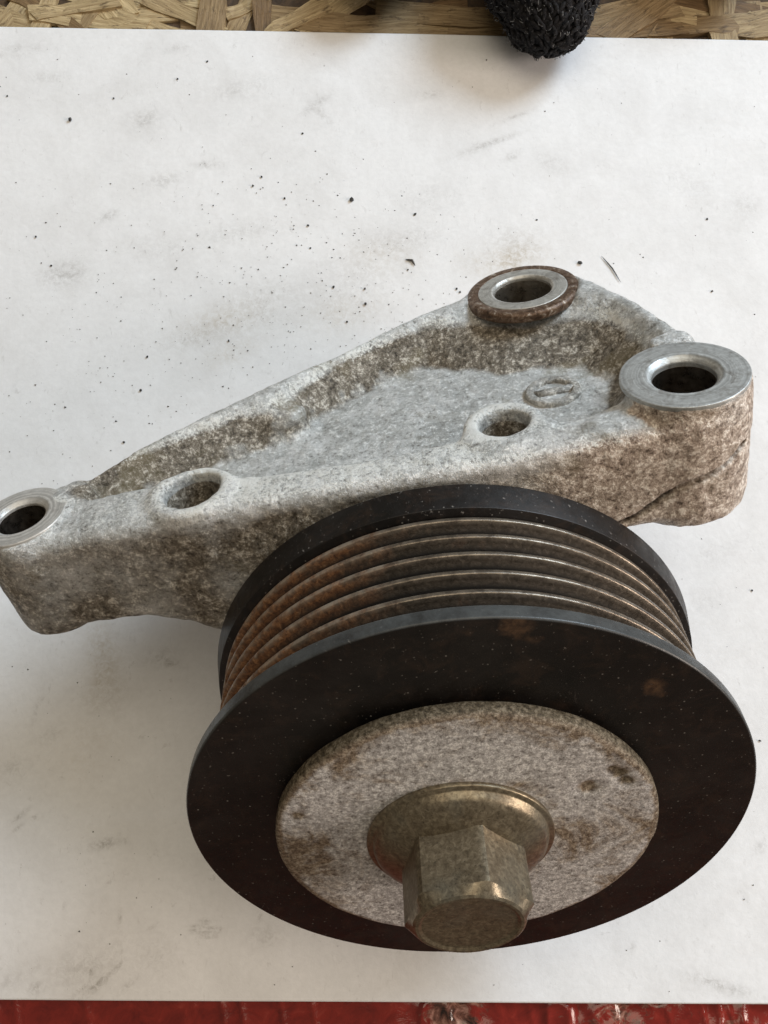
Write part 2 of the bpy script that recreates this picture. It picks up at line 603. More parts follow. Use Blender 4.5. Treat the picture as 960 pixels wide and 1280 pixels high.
# strands traced from the strip of board that shows behind the paper (pixel x, pixel y, angle, length mm, width mm, tone)
Zs = BOARD_Z
traced = [(18, 14, 62, 30, 11, .75), (52, 22, 78, 18, 6, .9), (110, 26, -8, 38, 7, .95), (95, 12, 12, 26, 5, .8), (170, 6, 3, 46, 6, .85), (165, 24, -20, 34, 7, .9),
          (228, 22, -28, 26, 6, .7), (262, 18, 86, 26, 9, .35), (300, 22, 70, 16, 6, .5), (305, 8, 30, 14, 5, .75), (334, 18, 92, 24, 6, .12), (375, 26, 28, 22, 6, .8),
          (360, 34, 8, 16, 4, .9), (430, 20, -6, 52, 9, .45), (520, 26, 4, 56, 9, .5), (560, 10, -3, 44, 8, .4), (470, 36, 3, 40, 6, .4), (640, 30, 0, 50, 9, .35),
          (760, 30, 16, 44, 9, .4), (800, 14, 40, 30, 9, .3), (830, 26, 74, 26, 9, .35), (868, 14, -4, 24, 8, .85), (868, 36, 2, 26, 7, .3), (905, 20, 88, 28, 9, .6),
          (938, 10, 4, 20, 8, .7), (945, 34, 86, 18, 7, .65), (785, 40, 8, 34, 6, .2), (990, 20, 10, 40, 10, .6), (-40, 20, -12, 46, 11, .7)]
for i, (px, py, a, L, W, tn) in enumerate(traced):
    p = on_plane(px, py, Zs)
    strand(p.x, p.y, math.radians(a), L * .8 * MM, W * .72 * MM, Zs - .0006 + .0003 * (i % 4), tn, .0011)
for i in range(120):
    cx = random.uniform(-.15, .15)
    cy = on_line(PTL, PTR, cx) + random.uniform(-.004, .085)
    strand(cx, cy, random.choice((0, 0, 1.2, 2.2, -.5)) + random.uniform(-.5, .5), random.uniform(.014, .045), random.uniform(.003, .010),
           Zs - .0015 + .0004 * (i % 4), random.choice((.05, .15, .35, .5, .7, .9, 1.)))

# the red, wrinkled glossy covering along the front edge
nx, ny = 700, 160
gx = np.linspace(-.135, .135, nx)
gy = np.linspace(-.120, -.044, ny)
GX, GY = np.meshgrid(gx, gy, indexing='ij')
P = np.stack([GX.ravel() * 1000, GY.ravel() * 1000, np.zeros(GX.size)], 1)
Q = P.copy(); Q[:, 1] *= .22; Q[:, 0] += .25 * P[:, 1]
rid = 1 - np.abs(vnoise(Q, 6.0, 3)); rid2 = 1 - np.abs(vnoise(P, 4.6, 5))
right = np.clip((P[:, 0] - 0.0) / 8, 0, 1)
hz = .45 * rid ** 9 + (.10 + .9 * right) * rid2 ** 4 + .15 * vnoise(P, 12, 8) + .30 * right * vnoise(P, 2.6, 9)
zz = (BOARD_Z * 1000 + .1 + .75 * np.clip(hz, -.5, .95)) * MM
zz = np.minimum(zz, -.0005)
v = np.stack([GX.ravel(), GY.ravel(), zz], 1)
I = np.arange(nx * ny).reshape(nx, ny)
f = np.stack([I[:-1, :-1], I[1:, :-1], I[1:, 1:], I[:-1, 1:]], -1).reshape(-1, 4)
red = mesh_object('red_covering', v, f, M['red'])
wear = np.exp(-((P[:, 0] - 13) / 6) ** 2) * .9 + np.exp(-((P[:, 0] - 45) / 14) ** 2) * .5 + np.exp(-((P[:, 0] - 66) / 4) ** 2) * .3 + .05 * right
set_attr(red, 'wear', wear)
tag(red, 'wrinkled glossy red covering sticking out under the front edge of the paper', 'covering')

# the paper
px_n, py_n = 560, 640
ux = np.linspace(0, 1, px_n)
uy = np.linspace(0, 1, py_n)
xs = -.128 + ux * .256
UX, UY = np.meshgrid(xs, uy, indexing='ij')
YB = PBL.y + (PBR.y - PBL.y) * (UX - PBL.x) / (PBR.x - PBL.x)
YT = PTL.y + (PTR.y - PTL.y) * (UX - PTL.x) / (PTR.x - PTL.x)
YY = YB + (YT - YB) * UY
Pp = np.stack([UX.ravel(), YY.ravel(), np.zeros(UX.size)], 1) * 1000
edge = np.minimum(UY, 1 - UY).ravel() * 210
wav = .10 * vnoise(Pp, 38, 21) + .035 * vnoise(Pp, 13, 22)
zpap = -.12 + wav - .0
top = np.stack([Pp[:, 0], Pp[:, 1], np.minimum(zpap, 0.0)], 1) * MM
N0 = len(top)
I = np.arange(N0).reshape(px_n, py_n)
f = [np.stack([I[:-1, :-1], I[1:, :-1], I[1:, 1:], I[:-1, 1:]], -1).reshape(-1, 4)]
rim = np.concatenate([I[:, 0], I[-1, 1:], I[-2::-1, -1], I[0, -2:0:-1]])
low = top[rim].copy(); low[:, 2] -= .00022
li = N0 + np.arange(len(rim))
f.append(np.stack([rim, li, np.roll(li, -1), np.roll(rim, -1)], 1))
pv = np.concatenate([top, low])
paper = mesh_object('paper_sheet', pv, np.concatenate(f), M['paper'])
tag(paper, 'smudged white sheet of paper lying under the metal bracket', 'paper')

# smudges with their own places, in millimetres on the sheet
sm = np.zeros(N0); bw = np.zeros(N0)
X, Y = Pp[:, 0], Pp[:, 1]


def blob(px, py, rx, ry, ang, s, arr, rag=.5, seed=1):
    c = on_plane(px, py) * 1000
    a = math.radians(ang)
    m = (np.abs(X - c.x) < 3 * max(rx, ry)) & (np.abs(Y - c.y) < 3 * max(rx, ry))
    dx, dy = X[m] - c.x, Y[m] - c.y
    u, w = dx * math.cos(a) + dy * math.sin(a), -dx * math.sin(a) + dy * math.cos(a)
    q = (u / rx) ** 2 + (w / ry) ** 2
    nz = vnoise(Pp[m], max(min(rx, ry) * .9, .7), seed) * rag + 1
    arr[m] = np.maximum(arr[m], s * np.exp(-q * nz.clip(.2, 3)) * nz.clip(0, 1.4))


for k, b in enumerate([(80, 342, 5, 3, 10, .75), (70, 350, 2.5, 1.6, 0, .6), (180, 150, 4, 2.5, 20, .5), (395, 130, 4, 1.2, 40, .6), (300, 110, 8, 3, 10, .35), (400, 140, 5, 1, -50, .5),
                       (300, 290, 9, 3, 10, .35), (135, 270, 2, 1, 35, .9), (205, 225, 4, 2, 10, .45), (260, 205, 3, 1, 0, .6), (610, 180, 7, .8, 22, .85), (645, 145, 3, .5, 22, .6),
                       (540, 118, 3, 1.2, 0, .5), (690, 205, 4, 2, -30, .45), (640, 195, 2, 1, 30, .6), (500, 300, 12, 4, 10, .30), (330, 380, 10, 6, 20, .33), (430, 350, 12, 7, 10, .30),
                       (250, 420, 9, 3, 15, .35), (200, 310, 8, 4, 0, .25), (540, 250, 9, 5, 0, .22), (640, 300, 8, 4, 0, .28), (860, 230, 5, 8, 60, .22), (930, 260, 4, 5, 0, .3),
                       (210, 828, 2.5, .9, -10, .85), (200, 820, 4, 2, 5, .4), (130, 1055, 3, 1, 10, .8), (25, 1020, 2, .5, 40, .8), (22, 1035, 1.5, .4, 40, .7), (45, 1022, 1, .5, 0, .8),
                       (150, 1148, .4, 2, 4, .6), (152, 1188, .35, 1.5, 0, .6), (80, 1135, .3, 1.5, 0, .4), (110, 1205, 8, 4, 20, .45), (130, 1225, 4, .6, 45, .9), (150, 1205, 1.5, .5, 60, .9),
                       (118, 1232, 4, .5, 42, .8), (160, 1232, 2.5, .5, 40, .8), (45, 1235, 1.6, 1.2, 0, .7), (20, 1222, 6, 1.5, 30, .4), (113, 1215, .6, 1.6, 15, .9), (100, 1238, 3, .5, 40, .8),
                       (190, 1200, 6, 5, 40, .25), (330, 1170, 3, 2, 0, .5), (190, 1158, 1.2, .4, 30, .6), (325, 1145, .5, 1, 20, .8), (900, 1232, 7, 1.2, -15, .6), (880, 1225, 3, .7, -10, .5),
                       (790, 1185, .5, .8, 0, .7), (950, 1060, 1.5, 1, 30, .5), (60, 920, 3, 1.5, 30, .35), (45, 890, .5, 4, -12, .5), (20, 960, 4, 2, 10, .3), (130, 870, 6, 5, 0, .22),
                       (900, 690, 6, 3, 20, .25), (880, 750, 4, 3, 0, .22), (30, 60, 6, 2, 5, .35), (60, 95, 4, 1.5, 0, .4), (220, 60, 3, 1, 10, .45)]):
    blob(*b, sm, seed=30 + k)
for k, b in enumerate([(130, 820, 3, 8, 15, .55), (125, 850, 2, 5, -10, .5), (640, 325, 7, 4, 20, .65), (600, 330, 6, 3, 0, .35), (280, 400, 10, 4, 20, .4), (430, 390, 9, 4, 10, .35),
                       (110, 940, 6, 5, 30, .25), (290, 440, 6, 2.5, 25, .4), (480, 320, 8, 4, 0, .3)]):
    blob(*b, bw, seed=90 + k)
# the small scuffed print of short parallel lines in front of the pulley
for (x0, x1, yy_) in ((236, 250, 1158), (250, 264, 1151), (236, 247, 1163), (252, 276, 1160), (244, 272, 1166), (250, 270, 1171)):
    blob((x0 + x1) / 2, yy_, (x1 - x0) / 2 / 5.6, .30, 0, .95, sm, .2, 5)
for (x_, y_) in ((254, 1154), (258, 1157), (275, 1162)):
    blob(x_, y_, .3, .7, 10, .9, sm, .2, 6)
set_attr(paper, 'smudge', np.concatenate([sm, np.zeros(len(rim))]))
set_attr(paper, 'brown', np.concatenate([bw, np.zeros(len(rim))]))

# ------------------------------------------------------------------ the tensioner bracket with its pulley
RW = Matrix(((0.98276, -0.02888, -0.18263), (0.13762, 0.77389, 0.61819), (0.12348, -0.63266, 0.76452)))
ORIG = Vector((12.2434, -14.8952, -131.4438)) * MM + Vector((0, 0, CAM_H))
root = bpy.data.objects.new('tensioner_bracket', None)
root.empty_display_size = .02
col.objects.link(root)
tag(root, 'dirty cast metal bracket with ribbed belt pulley and hex bolt standing on white paper', 'pulley bracket')
mw = RW.to_4x4()
mw.translation = ORIG
root.matrix_world = mw
RN = np.array(RW)


def world_z(p):                      # p in local mm
    return (np.asarray(p, float) @ RN[2]) + ORIG.z * 1000


# --- cast body as a distance field ------------------------------------------------
LB, RB, TB = (-61.0, 36.4), (40.05, 38.06), (23.1, 79.1)
LR, RR, TR = 7.3, 9.06, 9.3
# depth of the rear leg so that its foot just reaches the paper
e = -RN[2, :2] / np.linalg.norm(RN[2, :2])
foot = np.array([TB[0] + (TR + .0) * e[0], TB[1] + TR * e[1], 0])
TZ = -world_z(foot) / RN[2, 2]

HS = .42
lo = np.array([-72., 24., min(-16, TZ - 2)]); hi = np.array([52., 93., 45.])
nx, ny, nz = (np.ceil((hi - lo) / HS).astype(int) + 1)
gx = lo[0] + np.arange(nx) * HS; gy = lo[1] + np.arange(ny) * HS; gz = (lo[2] + np.arange(nz) * HS)
X2, Y2 = np.meshgrid(gx, gy, indexing='ij')
outer = [(-61, 29), (40, 29), (47.5, 36), (48, 42), (44.8, 52), (43.5, 57), (40.8, 66), (36, 77), (28, 86), (16, 84), (12.5, 82), (6, 79.5), (-3, 74.4), (-12, 69.0), (-20, 64.0), (-33.5, 56.6), (-46, 49.6), (-55.5, 43.4), (-64, 42)]
O2 = poly_sdf(X2, Y2, outer)
cL = np.hypot(X2 - LB[0], Y2 - LB[1]) - LR
cR = np.hypot(X2 - RB[0], Y2 - RB[1]) - RR
cT = np.hypot(X2 - TB[0], Y2 - TB[1]) - TR
O2 = smin(smin(smin(O2, cL, 2.), cR, 1.5), cT, 3.)
inner = [(-51, 42.0), (-40, 42.4), (-30, 41.6), (-22, 39.8), (-8, 38.9), (6, 39.6), (16, 42.5), (24, 39.9), (29.5, 42.0), (31.5, 48), (33, 54.5), (30, 60.5), (24, 62.5), (17, 63.2), (11, 66.5), (4, 70.8), (-4, 68.0), (-11, 63.6), (-15, 59.8), (-18, 56.4), (-21.5, 53.6), (-27, 52), (-36, 48.8), (-46, 44.6)]
I2 = poly_sdf(X2, Y2, inner)
# the lower edge of the casting falls towards the pulley hub
zb = np.interp(gx, [-72, -50, -46, -36, -28, 24, 30, 52], [20.9, 20.9, 20.6, 16.5, 14, 20, 23, 23])
zb2 = np.broadcast_to(zb[:, None], X2.shape) + np.clip((Y2 - 46) * .05, 0, 3)
ztop = np.interp(gx, [-72, -58, -46, -20, 10, 30, 52], [38.2, 38.3, 39.0, 39.7, 39.7, 40.4, 41.0])[:, None] + .9 * np.clip((Y2 - 42) / 4, 0, 1)
Z3 = gz[None, None, :]
r = 1.9
body = smax(O2[:, :, None], np.maximum(Z3 - ztop[:, :, None], zb2[:, :, None] - Z3), 2.4)
# level seats under the bushings
for cc_, zz_ in ((cT, 39.6), (cR, 42.9), (cL, 38.7)):
    body = smax(body, -np.maximum((cc_ - 1.1)[:, :, None], zz_ - Z3), .5)
# bosses
bL = smax(cL[:, :, None], np.maximum(Z3 - 38.9, 20.2 - Z3), .7)
body = smin(body, bL, 1.2)
bR = smax(cR[:, :, None], np.maximum(Z3 - 42.9, 22.0 - Z3), .7)
body = smin(body, bR, 1.6)
bT = smax(cT[:, :, None], np.maximum(Z3 - 40.1, TZ - Z3), .6)
body = smin(body, bT, 2.5)
# plate that carries the pulley, and its hub
XZx, XZz = np.meshgrid(gx, gz, indexing='ij')
pl = poly_sdf(XZx, XZz, [(-40, 26), (-36, 17), (-22, 2), (-12, -10), (12, -10), (20, 4), (25, 24), (20, 34), (-20, 34)])
pY = np.abs(gy - 35.5) - 6.3
plate = smax(pl[:, None, :], pY[None, :, None] + 0 * pl[:, None, :], 3.)
body = smin(body, plate, 3.)
hub = smax(np.hypot(XZx, XZz)[:, None, :] - 13, (np.abs(gy - 34) - 7.4)[None, :, None] + 0 * pl[:, None, :], .8)
body = smin(body, hub, 1.5)
# recess of the tray, widening upwards
FLOOR = 33.4
slp = .62 + .95 * np.exp(-((X2 - 24) / 11) ** 2) * np.clip((Y2 - 55) / 5, 0, 1) + .45 * np.clip((X2 - 2) / 10, 0, 1) * np.clip((Y2 - 44) / 6, 0, 1)
rec = np.maximum(I2[:, :, None] - np.maximum(Z3 - FLOOR, 0) * slp[:, :, None], FLOOR - Z3)
body = smax(body, -rec, 1.2)
# rims of the two cored holes, pads and nubs
H1, H2 = (-33.3, 35.0), (14.0, 38.0)
for (hx, hy), rr, zt in ((H1, 6.1, 39.7), (H2, 6.2, 40.1)):
    cc = np.hypot(X2 - hx, (Y2 - hy)) - rr
    body = smin(body, smax(cc[:, :, None], np.maximum(Z3 - zt, 30 - Z3), 1.2), 2.2)
for (hx, hy), rr, zt in (((41.4, 50.6), 3.1, 41.9), ((-53.8, 41.0), 3.0, 38.9), ((29.0, 32.4), 4.0, 40.9)):
    cc = np.hypot(X2 - hx, (Y2 - hy) * (1.5 if zt < 42 and hx > 0 else 1.)) - rr
    body = smin(body, smax(cc[:, :, None], np.maximum(Z3 - zt, 34 - Z3), 1.1), 1.6)
# thickening on the rear wall and the rough pocket beside the left boss
body = smin(body, smax(np.sqrt(((X2 + 22.0) / 1.5) ** 2 + (Y2 - 56.8) ** 2)[:, :, None] - 3.0, Z3 - 38.6, 2.5), 2.2)
body = smax(body, -(np.sqrt(((X2 + 49.5) / 1.7) ** 2 + (Y2 - 40.5) ** 2 + 0)[:, :, None] + np.maximum(37.0 - Z3, 0) * 1.5 - 1.5), 1.0)
for hx, hy, hr in ((-50.4, 40.4, .8), (-48.6, 41.2, .6), (-47.0, 40.0, .7)):
    body = smax(body, -(np.hypot(X2 - hx, Y2 - hy)[:, :, None] + np.maximum(35.3 - Z3, 0) - hr), .4)
# holes
for (hx, hy), rr, zz0, kk in ((H1, 4.4, 30.5, .9), (H2, 3.75, 31.0, .9), (LB, 4.5, -99, .2), (RB, 5.2, -99, .2), (TB, 6.2, -99, .2)):
    cc = np.hypot(X2 - hx, Y2 - hy) - rr
    body = smax(body, -np.maximum(cc[:, :, None], zz0 - Z3), kk)
# parting line scored across the right-hand front
pa, pb = np.array([27.5, 24.5]), np.array([46.5, 34.3])
ab = pb - pa
tt = np.clip(((XZx - pa[0]) * ab[0] + (XZz - pa[1]) * ab[1]) / (ab @ ab), 0, 1)
dl = np.hypot(XZx - pa[0] - tt * ab[0], XZz - pa[1] - tt * ab[1] + .5 * np.sin(tt * 9))
near = np.maximum(gy[None, :, None] - 36.5, dl[:, None, :] - .48)
body = smax(body, -np.maximum(near, -(body + .8)), .25)
V, Fq = surface_nets(body.astype(np.float32), lo, HS)
del body, rec, plate, hub, near, bL, bR, bT
# roughness of the sand casting
nrm_d = .10 * vnoise(V, 1.1, 41) + .09 * vnoise(V, 3.0, 42) + .10 * vnoise(V, 9, 43)
nrm_d += .25 * vnoise(V, 1.4, 44) * np.exp(-((V[:, 0] + 49.5) / 5) ** 2 - ((V[:, 1] - 41) / 4) ** 2)
tri_n = np.cross(V[Fq[:, 1]] - V[Fq[:, 0]], V[Fq[:, 2]] - V[Fq[:, 0]])
vn = np.zeros_like(V)
for k in range(4): np.add.at(vn, Fq[:, k], tri_n)
vn /= np.linalg.norm(vn, axis=1)[:, None] + 1e-12
wz0 = V @ RN[2] + ORIG.z * 1000
keep = np.clip(wz0 / 2, 0, 1)
for c_, rr in ((LB, LR), (RB, RR), (TB, TR)):
    dd = np.hypot(V[:, 0] - c_[0], V[:, 1] - c_[1])
    keep = np.minimum(keep, np.where((dd < rr - 1.0), .0, 1))
V = V + vn * (nrm_d * keep)[:, None]
V += RN[2] * np.maximum(0.02 - (V @ RN[2] + ORIG.z * 1000), 0)[:, None]
bracket = mesh_object('cast_body', V * MM, Fq, M['cast'], root)
vx, vy, vz = V.T
inrec = poly_sdf(vx, vy, inner)
jit = .8 * vnoise(V, 2.2, 54) + .5 * vnoise(V, .9, 55)
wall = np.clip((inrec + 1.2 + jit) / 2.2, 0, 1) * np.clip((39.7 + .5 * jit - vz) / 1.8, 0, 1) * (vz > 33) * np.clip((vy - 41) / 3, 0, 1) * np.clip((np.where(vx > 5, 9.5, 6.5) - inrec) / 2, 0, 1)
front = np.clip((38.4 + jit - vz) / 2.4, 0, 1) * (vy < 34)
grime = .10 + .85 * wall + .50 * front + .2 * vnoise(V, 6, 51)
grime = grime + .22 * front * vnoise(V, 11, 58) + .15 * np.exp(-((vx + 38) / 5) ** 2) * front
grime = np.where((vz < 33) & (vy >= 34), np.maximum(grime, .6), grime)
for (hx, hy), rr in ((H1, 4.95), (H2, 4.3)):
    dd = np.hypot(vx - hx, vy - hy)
    grime = np.where((dd < rr) & (vz < 37.9), .9, grime)  # depth shade of the two holes painted in through this mask
nearR = np.hypot(vx - RB[0], vy - RB[1]) < RR + 1.2
warm_sidelight = np.clip((vx - 14) / 14, 0, 1) * np.clip((np.where(nearR, 43.5, 40.6) - vz) / 1.5, 0, 1) * (vy < 46) * np.where(vy < 34, 1, np.clip((vx - 42) / 4, 0, 1))  # side light on the right-hand wall, painted as a tint
warm_sidelight = np.clip(warm_sidelight * (1 + .35 * vnoise(V, 5, 52)), 0, .95)
ox = np.zeros(len(V))
for (hx, hy), rr in ((H1, 5.4), (H2, 4.8)):
    dd = np.hypot(vx - hx, vy - hy)
    ox = np.maximum(ox, np.exp(-((dd - rr) / 1.6) ** 2) * (vz > 37.6))
ox = np.maximum(ox, .75 * np.exp(-((vz - 39.6) / .9) ** 2) * (vy < 40) * (vx < 34))
ox = np.maximum(ox, .7 * np.exp(-((vz - 39.3) / 1.0) ** 2) * (vy > 44))
ox *= .75 + .5 * vnoise(V, 4, 53)
pock = np.exp(-((vx + 50) / 5) ** 2 - ((vy - 41) / 3) ** 2)
grime = np.maximum(grime, pock * 1.0)
set_attr(bracket, 'grime', np.clip(grime, 0, 1))
set_attr(bracket, 'warm_sidelight', warm_sidelight)
tt = np.clip(((vx - pa[0]) * ab[0] + (vz - pa[1]) * ab[1]) / (ab @ ab), 0, 1)
dl = np.hypot(vx - pa[0] - tt * ab[0], vz - pa[1] - tt * ab[1] + .5 * np.sin(tt * 9))
set_attr(bracket, 'crack', np.clip(1.25 - dl / .5, 0, 1) * (vy < 36.5) * np.clip(.75 + .8 * vnoise(V, 2.5, 57), 0, 1))
set_attr(bracket, 'oxide', np.clip(ox * (1 - pock), 0, 1))

# casting mark: a raised ring with a bar across it, on the tray floor
mx, my, mz = 23.8, 54.4, FLOOR + .05
ring = fillet([(4.5, mz - .6), (4.3, mz + .8), (3.0, mz + .8), (2.8, mz - .6)], .35, 3)
mv, mf = lathe(ring, 64, (0, 0), 'Z')
mv = mv / MM
mv[:, 0] *= 1.05
bx_ = []
for sx in (-1, 1):
    for sy in (-1, 1):
        for sz in (-.6, .7):
            bx_.append((sx * 3.4, sy * (.75 if sz < 0 else .45), mz + sz))
bfc = [(0, 1, 3, 2), (4, 6, 7, 5), (0, 4, 5, 1), (2, 3, 7, 6), (1, 5, 7, 3), (0, 2, 6, 4)]
mv = np.concatenate([mv, np.array(bx_)])
mf = np.concatenate([mf, np.array(bfc) + len(mv) - 8])
ca, sa = math.cos(.08), math.sin(.08)
mv[:, :2] = mv[:, :2] @ np.array([[ca, sa], [-sa, ca]]) + (mx, my)
mv[:, 2] += .08 * vnoise(mv, .8, 60)
mark = mesh_object('casting_mark', mv * MM, mf, M['cast'], bracket)
for nm, val in (('grime', .45), ('warm_sidelight', 0.), ('oxide', .2), ('crack', 0.)): set_attr(mark, nm, [val] * len(mv))
mark['label'] = 'raised ring with a bar across it'

# bushings in the three bosses
def bush(name, c, prof, mat, parent, label=None, fil=.18, n=96):
    v_, f_ = lathe(fillet(prof, fil, 3), n, c, 'Z')
    o = mesh_object(name, v_, f_, mat, parent)
    if label: o['label'] = label
    return o


b = bush('bushing', LB, [(LR - .15, 37.6), (LR - .15, 39.25), (4.55, 39.3), (3.75, 38.7), (3.75, 21), (4.45, 21), (4.45, 37.6)], M['sleeve'], bracket, 'bright steel sleeve in the end boss')
bush('bore_dark_tube', LB, [(3.74, 38.3), (3.68, 38.3), (3.68, 21.5), (3.74, 21.5)], M['bore'], b, None, .01)  # added thin tube, its dark colour carries the shade of the bore
b = bush('bushing', RB, [(RR - .1, 42.3), (RR - .1, 43.15), (5.3, 43.15), (4.45, 42.3), (4.45, 22.5), (5.15, 22.5), (5.15, 42.3)], M['machined'], bracket, 'machined grey boss face with chamfered bore')
bush('bore_dark_tube', RB, [(4.44, 41.6), (4.40, 41.6), (4.40, 23), (4.44, 23)], M['bore'], b, None, .01)  # added tube again, darkening this bore by its colour
b = bush('bushing', TB, [(9.9, 39.2), (10.2, 39.6), (10.2, 40.6), (9.7, 41.05), (8.1, 41.08), (8.1, 39.2)], M['rust'], bracket, 'rusty brown flange of the rear bushing', .25)
bush('sleeve', TB, [(8.08, 39.9), (8.08, 41.09), (5.6, 41.12), (5.15, 40.6), (5.15, TZ + 6), (6.1, TZ + 6), (6.1, 39.9)], M['washer'], b)
bush('bore_dark_tube', TB, [(5.14, 40.2), (5.08, 40.2), (5.08, TZ + 6.5), (5.14, TZ + 6.5)], M['bore_mid'], b, None, .01)  # added tube in brown steel tone, darker than the sleeve

DENTS = [(15.1, 11.3, 1.3, 0.7), (19.0, 14.2, 1.0, 0.6), (20.0, 12.6, 0.8, 0.6), (17.9, 15.2, 0.7, 0.5), (23.3, -15.9, 0.7, 0.5), (-23.3, 5.7, 0.8, 0.3)]
SPOTS = [(9.9, 37.1, 2.6, 0.95), (11.8, 34.4, 1.8, 0.6), (25.8, 23.0, 1.9, 1.0), (26.8, 21.3, 1.2, 0.7), (4.4, 37.7, 2.0, 0.5), (14.9, 35.1, 2, 0.35)]
# --- pulley ----------------------------------------------------------------------
def rust_attr(o, base=0., amp=1.):
    co = np.empty(len(o.data.vertices) * 3, np.float32)
    o.data.vertices.foreach_get('co', co)
    co = co.reshape(-1, 3) * 1000
    a = np.arctan2(co[:, 2], co[:, 0])
    left = np.clip(.30 - .95 * np.cos(a), 0, 1)
    set_attr(o, 'rust', np.clip(base + amp * left + .15 * vnoise(co, 9, 70), 0, 1))


v_, f_ = lathe([(33.2, 1.0), (33.2, 24.5), (20, 24.5), (20, 1.0)], 256)
drum = mesh_object('pulley', v_, f_, M['groove'], root)
rust_attr(drum, .05, .9)
set_attr(drum, 'valley_shade', np.ones(len(v_)))
rc = 37.0
for k in range(5):
    s = 7.53 + 3.56 * k
    prof = fillet([(33.0, s - 1.5), (33.6, s - 1.42), (35.0, s - .98), (36.2, s - .62), (rc, s - .34), (rc, s + .34), (36.2, s + .62), (35.0, s + .98), (33.6, s + 1.42), (33.0, s + 1.5), (32.6, s)], .16, 2)
    v_, f_ = lathe(prof, 256)
    o = mesh_object('belt_rib', v_, f_, M['groove'], drum)
    rust_attr(o, .02, .95)
    rv_ = np.hypot(v_[:, 0], v_[:, 2]) * 1000
    set_attr(o, 'worn_sheen', np.clip((rv_ - rc + .35) / .3, 0, 1))
    set_attr(o, 'valley_shade', np.clip((36.2 - rv_) / .6, 0, 1))  # darkens the flanks towards the gap, dirt plus painted shading
# rear flange: a wide plain band
prof = fillet([(34.4, 22.4), (36.6, 22.5), (37.95, 22.9), (38.0, 23.0), (38.75, 27.3), (38.5, 27.6), (20, 27.6), (20, 24.4), (34.4, 24.4)], .3, 3)
v_, f_ = lathe(prof, 256)
o = mesh_object('rear_flange', v_, f_, M['black'], drum)
rust_attr(o, -.2, .45)
# front flange with its flat face, ringed finely enough to carry its rust spots
FACE = [(39.6 - .35 * k, 0.) for k in range(1, 38)] + [(20, 0.)]
prof = fillet([(34.4, 4.4), (35.6, 4.1), (37.6, 2.9), (39.75, 2.15), (39.82, 2.0), (39.82, .25), (39.6, .0)] + FACE + [(20, 2.4), (34.4, 2.4)], .18, 3)
v_, f_ = lathe(prof, 256)
o = mesh_object('front_flange', v_, f_, M['black'], drum)
co = v_ * 1000
u_l, v_l = co[:, 0], co[:, 2]
set_attr(o, 'rust', np.zeros(len(v_)))
set_attr(o, 'worn_sheen', np.clip((np.hypot(co[:, 0], co[:, 2]) - 39.55) / .2, 0, 1))  # picks the rim band that gets the painted sheen
# rust patches on the face, each in its place
rst = np.zeros(len(v_))
for sx_, sz_, sr_, st_ in SPOTS:
    rst = np.maximum(rst, st_ * np.exp(-((co[:, 0] - sx_) ** 2 + (co[:, 2] - sz_) ** 2) / sr_ ** 2))
o.data.attributes['rust'].data.foreach_set('value', np.where(co[:, 1] < .1, rst, 0).astype(np.float32))

# cover disc and bolt, a little off the pulley's centre
a_ = 0.206
def uv(du, dv=0.):
    return (du * math.cos(a_) + dv * math.sin(a_), -du * math.sin(a_) * -1 * -1 + dv * math.cos(a_))


dc = uv(-.8)
rad = [0.01, 4, 8, 12, 13.5, 14.3, 15, 15.6, 16.2, 16.8, 17.4, 18, 18.6, 19.2, 20, 20.6, 21.2, 21.8, 22.4, 23, 23.6, 24.2, 24.8, 25.4, 26.0, 26.45, 26.6, 26.6, 26.4, 25.8, .01]
hgt = [-3.0, -3.0, -3.0, -3.02] + [-3.06] * 19 + [-3.05, -3.0, -2.8, -2.5, -1.2, -.9, -.8, -.8]
v_, f_ = lathe(list(zip(rad, hgt)), 220, dc, closed=False)
vv = v_ * 1000
rr_ = np.hypot(vv[:, 0] - dc[0], vv[:, 2] - dc[1])
edge_w = np.clip((rr_ - 24) / 2, 0, 1)
vv[:, 0] += (vv[:, 0] - dc[0]) / np.maximum(rr_, 1) * .12 * vnoise(vv, 2.5, 81) * edge_w
vv[:, 2] += (vv[:, 2] - dc[1]) / np.maximum(rr_, 1) * .12 * vnoise(vv, 2.7, 82) * edge_w
uu = (vv[:, 0] - dc[0]) * math.cos(a_) - (vv[:, 2] - dc[1]) * math.sin(a_)
ww = (vv[:, 0] - dc[0]) * math.sin(a_) + (vv[:, 2] - dc[1]) * math.cos(a_)
dent = np.zeros(len(vv))
for du_, dw_, dr_, dd_ in DENTS:
    dent = np.maximum(dent, dd_ * np.exp(-((uu - du_) ** 2 + (ww - dw_) ** 2) / dr_ ** 2))
vv[:, 1] += np.where(vv[:, 1] < -2.7, dent, 0)
disc = mesh_object('cover_disc', vv * MM, f_, M['disc'], root)
uu = (vv[:, 0] - dc[0]) * math.cos(a_) - (vv[:, 2] - dc[1]) * math.sin(a_)
ww = (vv[:, 0] - dc[0]) * math.sin(a_) + (vv[:, 2] - dc[1]) * math.cos(a_)
gr = .21 + .28 * np.clip((rr_ - 21) / 4, 0, 1) * np.clip(ww / 20, 0, 1) + .45 * np.clip((-uu - 10) / 10, 0, 1) * np.clip((4 - ww) / 8, 0, 1) + .25 * np.clip((uu - 14) / 8, 0, 1) + .5 * np.clip((rr_ - 25.4) / 1., 0, 1) + .18 * np.exp(-((rr_ - 13.5) / .8) ** 2)
set_attr(disc, 'side', np.clip((vv[:, 1] + 2.95) / .25, 0, 1) * (rr_ > 20))
set_attr(disc, 'grime', gr + .7 * np.clip(dent / .5, 0, 1))

